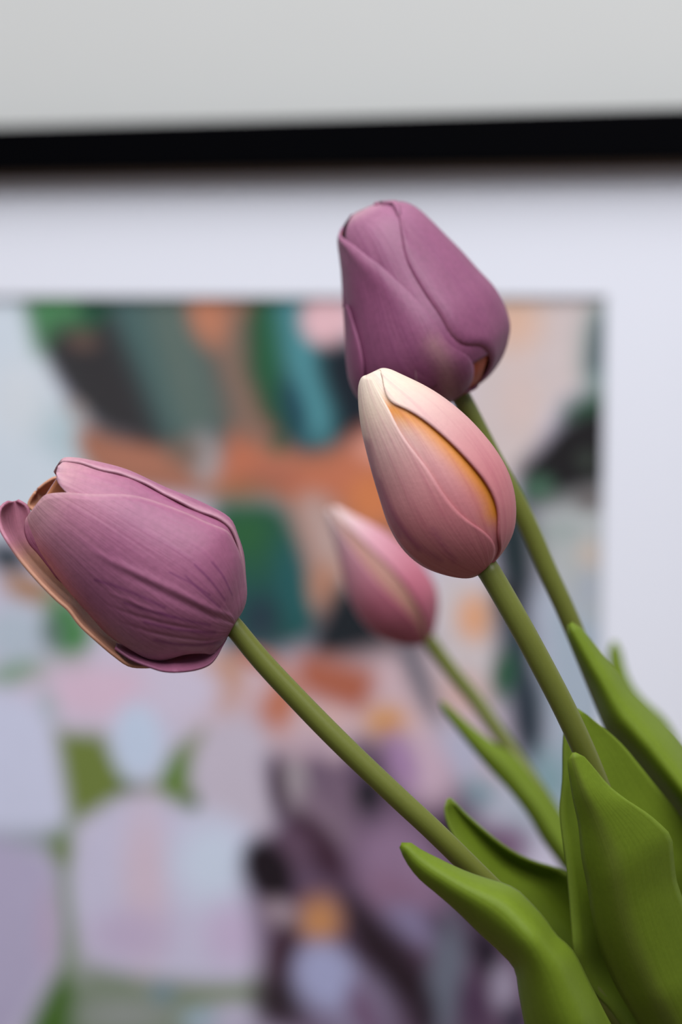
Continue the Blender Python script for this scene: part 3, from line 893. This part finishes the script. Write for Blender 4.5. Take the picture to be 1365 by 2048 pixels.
# big front petal
FV = [[(465, 1236), (430, 1222), (390, 1203), (350, 1182), (300, 1158), (240, 1128), (180, 1098)],
      [(463, 1246), (425, 1233), (385, 1214), (340, 1192), (290, 1166), (230, 1136)],
      [(400, 1258), (360, 1252), (310, 1240), (260, 1225), (215, 1206)],
      [(430, 1278), (380, 1276), (330, 1268), (280, 1254), (240, 1240)],
      [(325, 1226), (290, 1212), (250, 1194), (210, 1178)]]
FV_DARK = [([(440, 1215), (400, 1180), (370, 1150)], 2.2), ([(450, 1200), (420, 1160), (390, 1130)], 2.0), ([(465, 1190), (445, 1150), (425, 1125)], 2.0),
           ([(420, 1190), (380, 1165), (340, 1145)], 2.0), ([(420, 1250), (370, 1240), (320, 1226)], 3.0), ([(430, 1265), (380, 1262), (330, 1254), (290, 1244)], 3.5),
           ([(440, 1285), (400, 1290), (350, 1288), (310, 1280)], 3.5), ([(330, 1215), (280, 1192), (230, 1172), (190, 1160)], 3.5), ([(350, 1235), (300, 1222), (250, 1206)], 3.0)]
def fcol(S, T, TAU):
    c = mauve(MV, rimw=.06, rimc=(216, 168, 176))(S, T, TAU)
    w = (np.clip((.30 - S) / .30, 0, 1) ** 1.2 * np.clip(T * 3, 0, 1))[..., None] * .6   # pale margin
    c = c * (1 - w) + lin((216, 172, 176)) * w
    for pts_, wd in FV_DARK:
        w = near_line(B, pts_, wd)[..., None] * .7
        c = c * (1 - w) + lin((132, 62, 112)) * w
    return c
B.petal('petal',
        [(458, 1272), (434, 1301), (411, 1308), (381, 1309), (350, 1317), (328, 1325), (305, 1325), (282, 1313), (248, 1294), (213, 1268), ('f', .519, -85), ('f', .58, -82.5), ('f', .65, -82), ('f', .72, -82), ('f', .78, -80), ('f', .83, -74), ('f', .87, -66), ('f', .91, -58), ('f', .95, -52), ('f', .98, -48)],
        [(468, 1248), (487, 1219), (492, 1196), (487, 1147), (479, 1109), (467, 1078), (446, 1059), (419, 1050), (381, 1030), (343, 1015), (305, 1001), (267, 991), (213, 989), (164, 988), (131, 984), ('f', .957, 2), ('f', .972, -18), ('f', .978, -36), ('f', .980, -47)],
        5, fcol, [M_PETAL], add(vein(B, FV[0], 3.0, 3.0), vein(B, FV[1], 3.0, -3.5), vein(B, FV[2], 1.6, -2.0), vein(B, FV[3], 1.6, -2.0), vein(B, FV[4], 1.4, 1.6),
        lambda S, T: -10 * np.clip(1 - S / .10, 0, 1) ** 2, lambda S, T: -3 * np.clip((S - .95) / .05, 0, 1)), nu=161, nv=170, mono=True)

leafA = LEAF
ribbon('leaf', t_open,
       [(802, 1693), (805, 1702), (820, 1730), (842, 1757), (872, 1782), (918, 1822), (965, 1868), (1002, 1902), (1032, 1936), (1042, 1990), (1056, 2060), (1100, 2170), (1260, 2340)],
       [(803, 1688), (814, 1685), (842, 1702), (872, 1717), (909, 1735), (940, 1748), (977, 1760), (1008, 1769), (1035, 1782), (1057, 1803), (1088, 1837), (1112, 1871), (1143, 1900), (1177, 1965), (1210, 2030), (1270, 2140), (1370, 2340)],
       [(0, .486), (.3, .488), (.6, .492), (1, .545)], [(0, .485), (.15, .481), (.4, .473), (.65, .478), (1, .535)], [(0, .486), (.3, .492), (.6, .497), (1, .55)],
       [M_LEAF], leafA, mid=[(0, .5), (.3, .6), (.7, .62), (1, .5)], power=2.2, nu=27, base=(1385, 2520, .567))
leafB = LEAF
ribbon('leaf', t_open,
       [(897, 1598), (891, 1612), (895, 1643), (912, 1677), (940, 1720), (965, 1757), (1020, 1850), (1120, 1980), (1230, 2120), (1330, 2340)],
       [(900, 1597), (910, 1606), (928, 1625), (965, 1658), (1008, 1692), (1045, 1714), (1075, 1726), (1106, 1735), (1131, 1745), (1175, 1800), (1260, 1960), (1340, 2130), (1410, 2340)],
       [(0, .545), (.4, .533), (1, .557)], [(0, .546), (.2, .556), (.5, .560), (1, .572)], [(0, .546), (.2, .551), (.4, .556), (1, .565)],
       [M_LEAF], leafB, mid=.72, power=1.7, base=(1398, 2520, .576))

# ------------------------------------------------------------------ tulip: big mauve flower at the top
DT = .552
t_top = tulip_root(15, 0.018, 'tall plump mauve-purple tulip with closed smooth petals, rising highest of the bunch')
fp, fd = foot(t_top)
tube('stem', t_top, [(905, 765, DT), (922, 793, DT), (980, 905, .553), (1024, 985, .553), (1060, 1058, .554), (1095, 1140, .555), (1134, 1225, .556), (1190, 1360, .558), (1260, 1530, .562), (1345, 1760, .568), (1420, 2030, .576), (1460, 2340, .586), (*fp, fd)],
     0.0029, M_STEM, STEM)
PL = [(915, 790), (900, 808), (860, 826), (800, 834), (750, 822), (716, 797), (700, 768), (692, 724), (689, 656), (684, 589), (677, 522), (674, 480), (681, 458), (701, 430)]
PR = [(915, 790), (935, 781), (958, 770), (984, 747), (1008, 710), (1019, 673), (1021, 650), (1011, 613), (991, 576), (957, 539), (923, 501), (890, 468), (856, 434), (832, 414), (809, 404), (789, 403), (755, 407), (722, 420)]
B = Bloom(t_top, PL, PR, DT, 0.9)
TV = [(0, (148, 82, 118)), (.7, (152, 84, 122)), (1, (190, 130, 160))]
TR = TV
TN = TV
B.petal('petal', [('f', .02, 100), ('f', .2, 100), ('f', .6, 100), ('f', 1, 110)], [('f', .02, 215), ('f', .2, 220), ('f', .6, 220), ('f', 1, 200)], -6, mauve(TV), [M_PETAL, M_INNER])
B.petal('petal', [('f', .02, -190), ('f', .2, -200), ('f', .6, -200), ('f', 1, -150)], [('f', .02, -58), ('f', .08, -60), (728, 772), (729, 742), (721, 692), (708, 650), (696, 612), ('f', .7, -95), ('f', 1, -120)], 0.2, mauve(TV, rimw=.02, rimc=(152, 84, 122)), [M_PETAL], thick=.0003)
# inner petal between the two front ones
B.petal('petal', [('f', .25, -30), (830, 640), (790, 600), (740, 560), (705, 530), (692, 500), ('f', .985, -30)],
        [('f', .25, 50), (900, 660), (870, 590), (850, 540), (840, 480), (835, 440), ('f', .985, 70)], -3, mauve(TN, rimw=.02), [M_PETAL, M_INNER], add(groove(.5, .3, 2.5), lambda S, T: 3 * np.clip((T - .85) / .15, 0, 1)))
# left front petal with its ridge
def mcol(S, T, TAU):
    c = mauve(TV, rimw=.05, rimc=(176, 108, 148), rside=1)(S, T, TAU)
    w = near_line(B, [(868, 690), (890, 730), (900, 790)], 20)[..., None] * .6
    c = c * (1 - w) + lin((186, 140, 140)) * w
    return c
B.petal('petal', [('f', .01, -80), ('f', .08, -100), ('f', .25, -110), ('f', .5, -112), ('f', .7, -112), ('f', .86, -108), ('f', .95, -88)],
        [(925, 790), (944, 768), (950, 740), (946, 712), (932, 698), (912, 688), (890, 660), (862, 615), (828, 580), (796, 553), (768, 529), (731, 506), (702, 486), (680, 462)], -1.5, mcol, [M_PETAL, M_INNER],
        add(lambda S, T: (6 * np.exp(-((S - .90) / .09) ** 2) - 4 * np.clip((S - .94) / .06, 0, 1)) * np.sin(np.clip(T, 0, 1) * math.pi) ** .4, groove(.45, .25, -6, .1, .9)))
# right front petal
B.petal('petal', [(932, 783), (955, 770), (976, 747), (983, 722), (973, 700), (957, 690), (940, 694), (920, 693), (903, 676), (890, 650), (873, 619), (849, 589), (826, 552), (810, 517), (804, 481), (799, 437), (792, 405)],
        [('f', .02, 100), ('f', .15, 115), ('f', .5, 125), ('f', .9, 110), ('f', 1, 60)], 0.5, mauve(TR, rimw=.01, rimc=(190, 120, 150)), [M_PETAL, M_PETAL], add(edgelift(-5, 14, -1), groove(.05, .06, 4, .1, .95), groove(.3, .12, -4, .1, .8)))
# red inside of the lower lip
B.petal('petal', [('f', .03, 20), (935, 745), (940, 715), (935, 700)], [('f', .03, 70), (975, 735), (985, 705), (975, 690)], -12, lambda S, T, TAU: INSIDE(S, T) * 0 + lin((196, 88, 54)), [M_PETAL, M_INNER])
leafC = LEAF
ribbon('leaf', t_top,
       [(1139, 1249), (1134, 1258), (1148, 1298), (1165, 1337), (1185, 1378), (1202, 1420), (1209, 1444), (1236, 1478), (1275, 1525), (1324, 1586), (1365, 1637), (1420, 1740), (1455, 1900), (1460, 2060), (1450, 2350)],
       [(1143, 1246), (1153, 1247), (1168, 1266), (1187, 1288), (1209, 1317), (1233, 1346), (1258, 1381), (1283, 1405), (1314, 1437), (1346, 1469), (1370, 1500), (1450, 1610), (1510, 1760), (1540, 2000), (1510, 2350)],
       [(0, .54), (.3, .545), (.6, .555), (1, .582)], [(0, .538), (.15, .534), (.4, .527), (.7, .545), (1, .586)], [(0, .54), (.3, .552), (.6, .565), (1, .592)],
       [M_LEAF], leafC, mid=.5, power=2.0, nu=27, base=(1478, 2520, .592))

# ------------------------------------------------------------------ tulip: small pink bud behind
DB = .69
t_far = tulip_root(30, 0.022, 'slim rose-pink tulip bud with pale tip, half hidden behind the cream-tipped bud')
fp, fd = foot(t_far)
tube('stem', t_far, [(850, 1268, DB), (862, 1286, DB), (909, 1349, .688), (947, 1394, .686), (994, 1460, .682), (1040, 1524, .678), (1110, 1630, .668), (1200, 1780, .652), (1310, 1980, .630), (1400, 2180, .610), (1455, 2360, .600), (*fp, fd)],
     0.0028, M_STEM, STEM)
PL = [(858, 1284), (845, 1290), (812, 1292), (777, 1283), (745, 1266), (716, 1233), (699, 1200), (687, 1156), (676, 1112), (665, 1072), (655, 1040), (653, 1022), (660, 1014)]
PR = [(858, 1284), (867, 1270), (874, 1244), (878, 1211), (874, 1178), (857, 1145), (820, 1103), (783, 1072), (743, 1047), (700, 1026), (680, 1015), (668, 1012), (660, 1014)]
B = Bloom(t_far, PL, PR, DB, 0.92)
def far_col(shift=0.0, seam=None):
    def f(S, T, TAU):
        x = np.clip(TAU + shift, 0, 1)
        c = ramp([(0, (186, 98, 118)), (.4, (192, 108, 128)), (.7, (212, 152, 166)), (.9, (226, 196, 196)), (1, (230, 206, 200))], x)
        if seam is not None:
            w = .8
            c = c * (1 - w) + lin((194, 146, 124)) * w
        return c
    return f
B.petal('petal', [('f', .0, 90), ('f', .1, 100), ('f', .5, 100), ('f', .95, 120)], [('f', .0, 250), ('f', .1, 255), ('f', .5, 255), ('f', .95, 240)], -3, far_col(), [M_BUD, M_INNER])
B.petal('petal', [('f', .02, -30), ('f', .1, -30), ('f', .5, -34), ('f', .92, -40)], [('f', .02, 45), ('f', .1, 50), ('f', .5, 50), ('f', .96, 40)], -4, far_col(.02, .0), [M_BUD, M_INNER])
B.petal('petal', [(858, 1280), (853, 1255), (838, 1215), (812, 1172), (780, 1135), (745, 1100), (712, 1068), (690, 1046), (668, 1018)],
        [('f', .0, 110), ('f', .1, 125), ('f', .5, 140), ('f', .9, 120), ('f', 1, 90)], 0, far_col(), [M_BUD, M_INNER], edgelift(3, 8, -1))
B.petal('petal', [('f', .0, -110), ('f', .1, -125), ('f', .5, -135), ('f', .9, -120), ('f', 1, -90)],
        [(855, 1284), (838, 1255), (812, 1222), (778, 1186), (745, 1150), (716, 1112), (692, 1078), (674, 1050), (660, 1020)], 0, far_col(), [M_BUD, M_INNER], edgelift(3, 8, 1))
leafD = LEAF
ribbon('leaf', t_far,
       [(882, 1404), (888, 1422), (898, 1436), (930, 1477), (973, 1529), (1020, 1580), (1059, 1631), (1089, 1683), (1123, 1730), (1200, 1850), (1300, 2040), (1410, 2350)],
       [(884, 1402), (896, 1412), (911, 1426), (951, 1460), (986, 1486), (1029, 1513), (1071, 1563), (1106, 1606), (1135, 1650), (1210, 1780), (1310, 1970), (1450, 2350)],
       [(0, .655), (.5, .635), (1, .598)], [(0, .653), (.2, .645), (.5, .628), (1, .594)], [(0, .656), (.5, .645), (1, .602)],
       [M_LEAF], leafD, power=1.6, base=(1480, 2520, .594))
ribbon('leaf', t_far,
       [(1226, 1284), (1219, 1302), (1222, 1350), (1236, 1420), (1270, 1520), (1330, 1680), (1400, 1900), (1445, 2350)],
       [(1232, 1283), (1241, 1300), (1254, 1350), (1280, 1392), (1332, 1440), (1366, 1498), (1440, 1640), (1500, 1860), (1515, 2350)],
       [(0, .70), (.5, .655), (.8, .612), (1, .588)], [(0, .698), (.5, .645), (.8, .604), (1, .584)], [(0, .70), (.5, .66), (.8, .618), (1, .592)],
       [M_LEAF], LEAF, power=1.6, base=(1500, 2520, .590))

for o in (t_bud, t_open, t_top, t_far):
    o['group'] = g
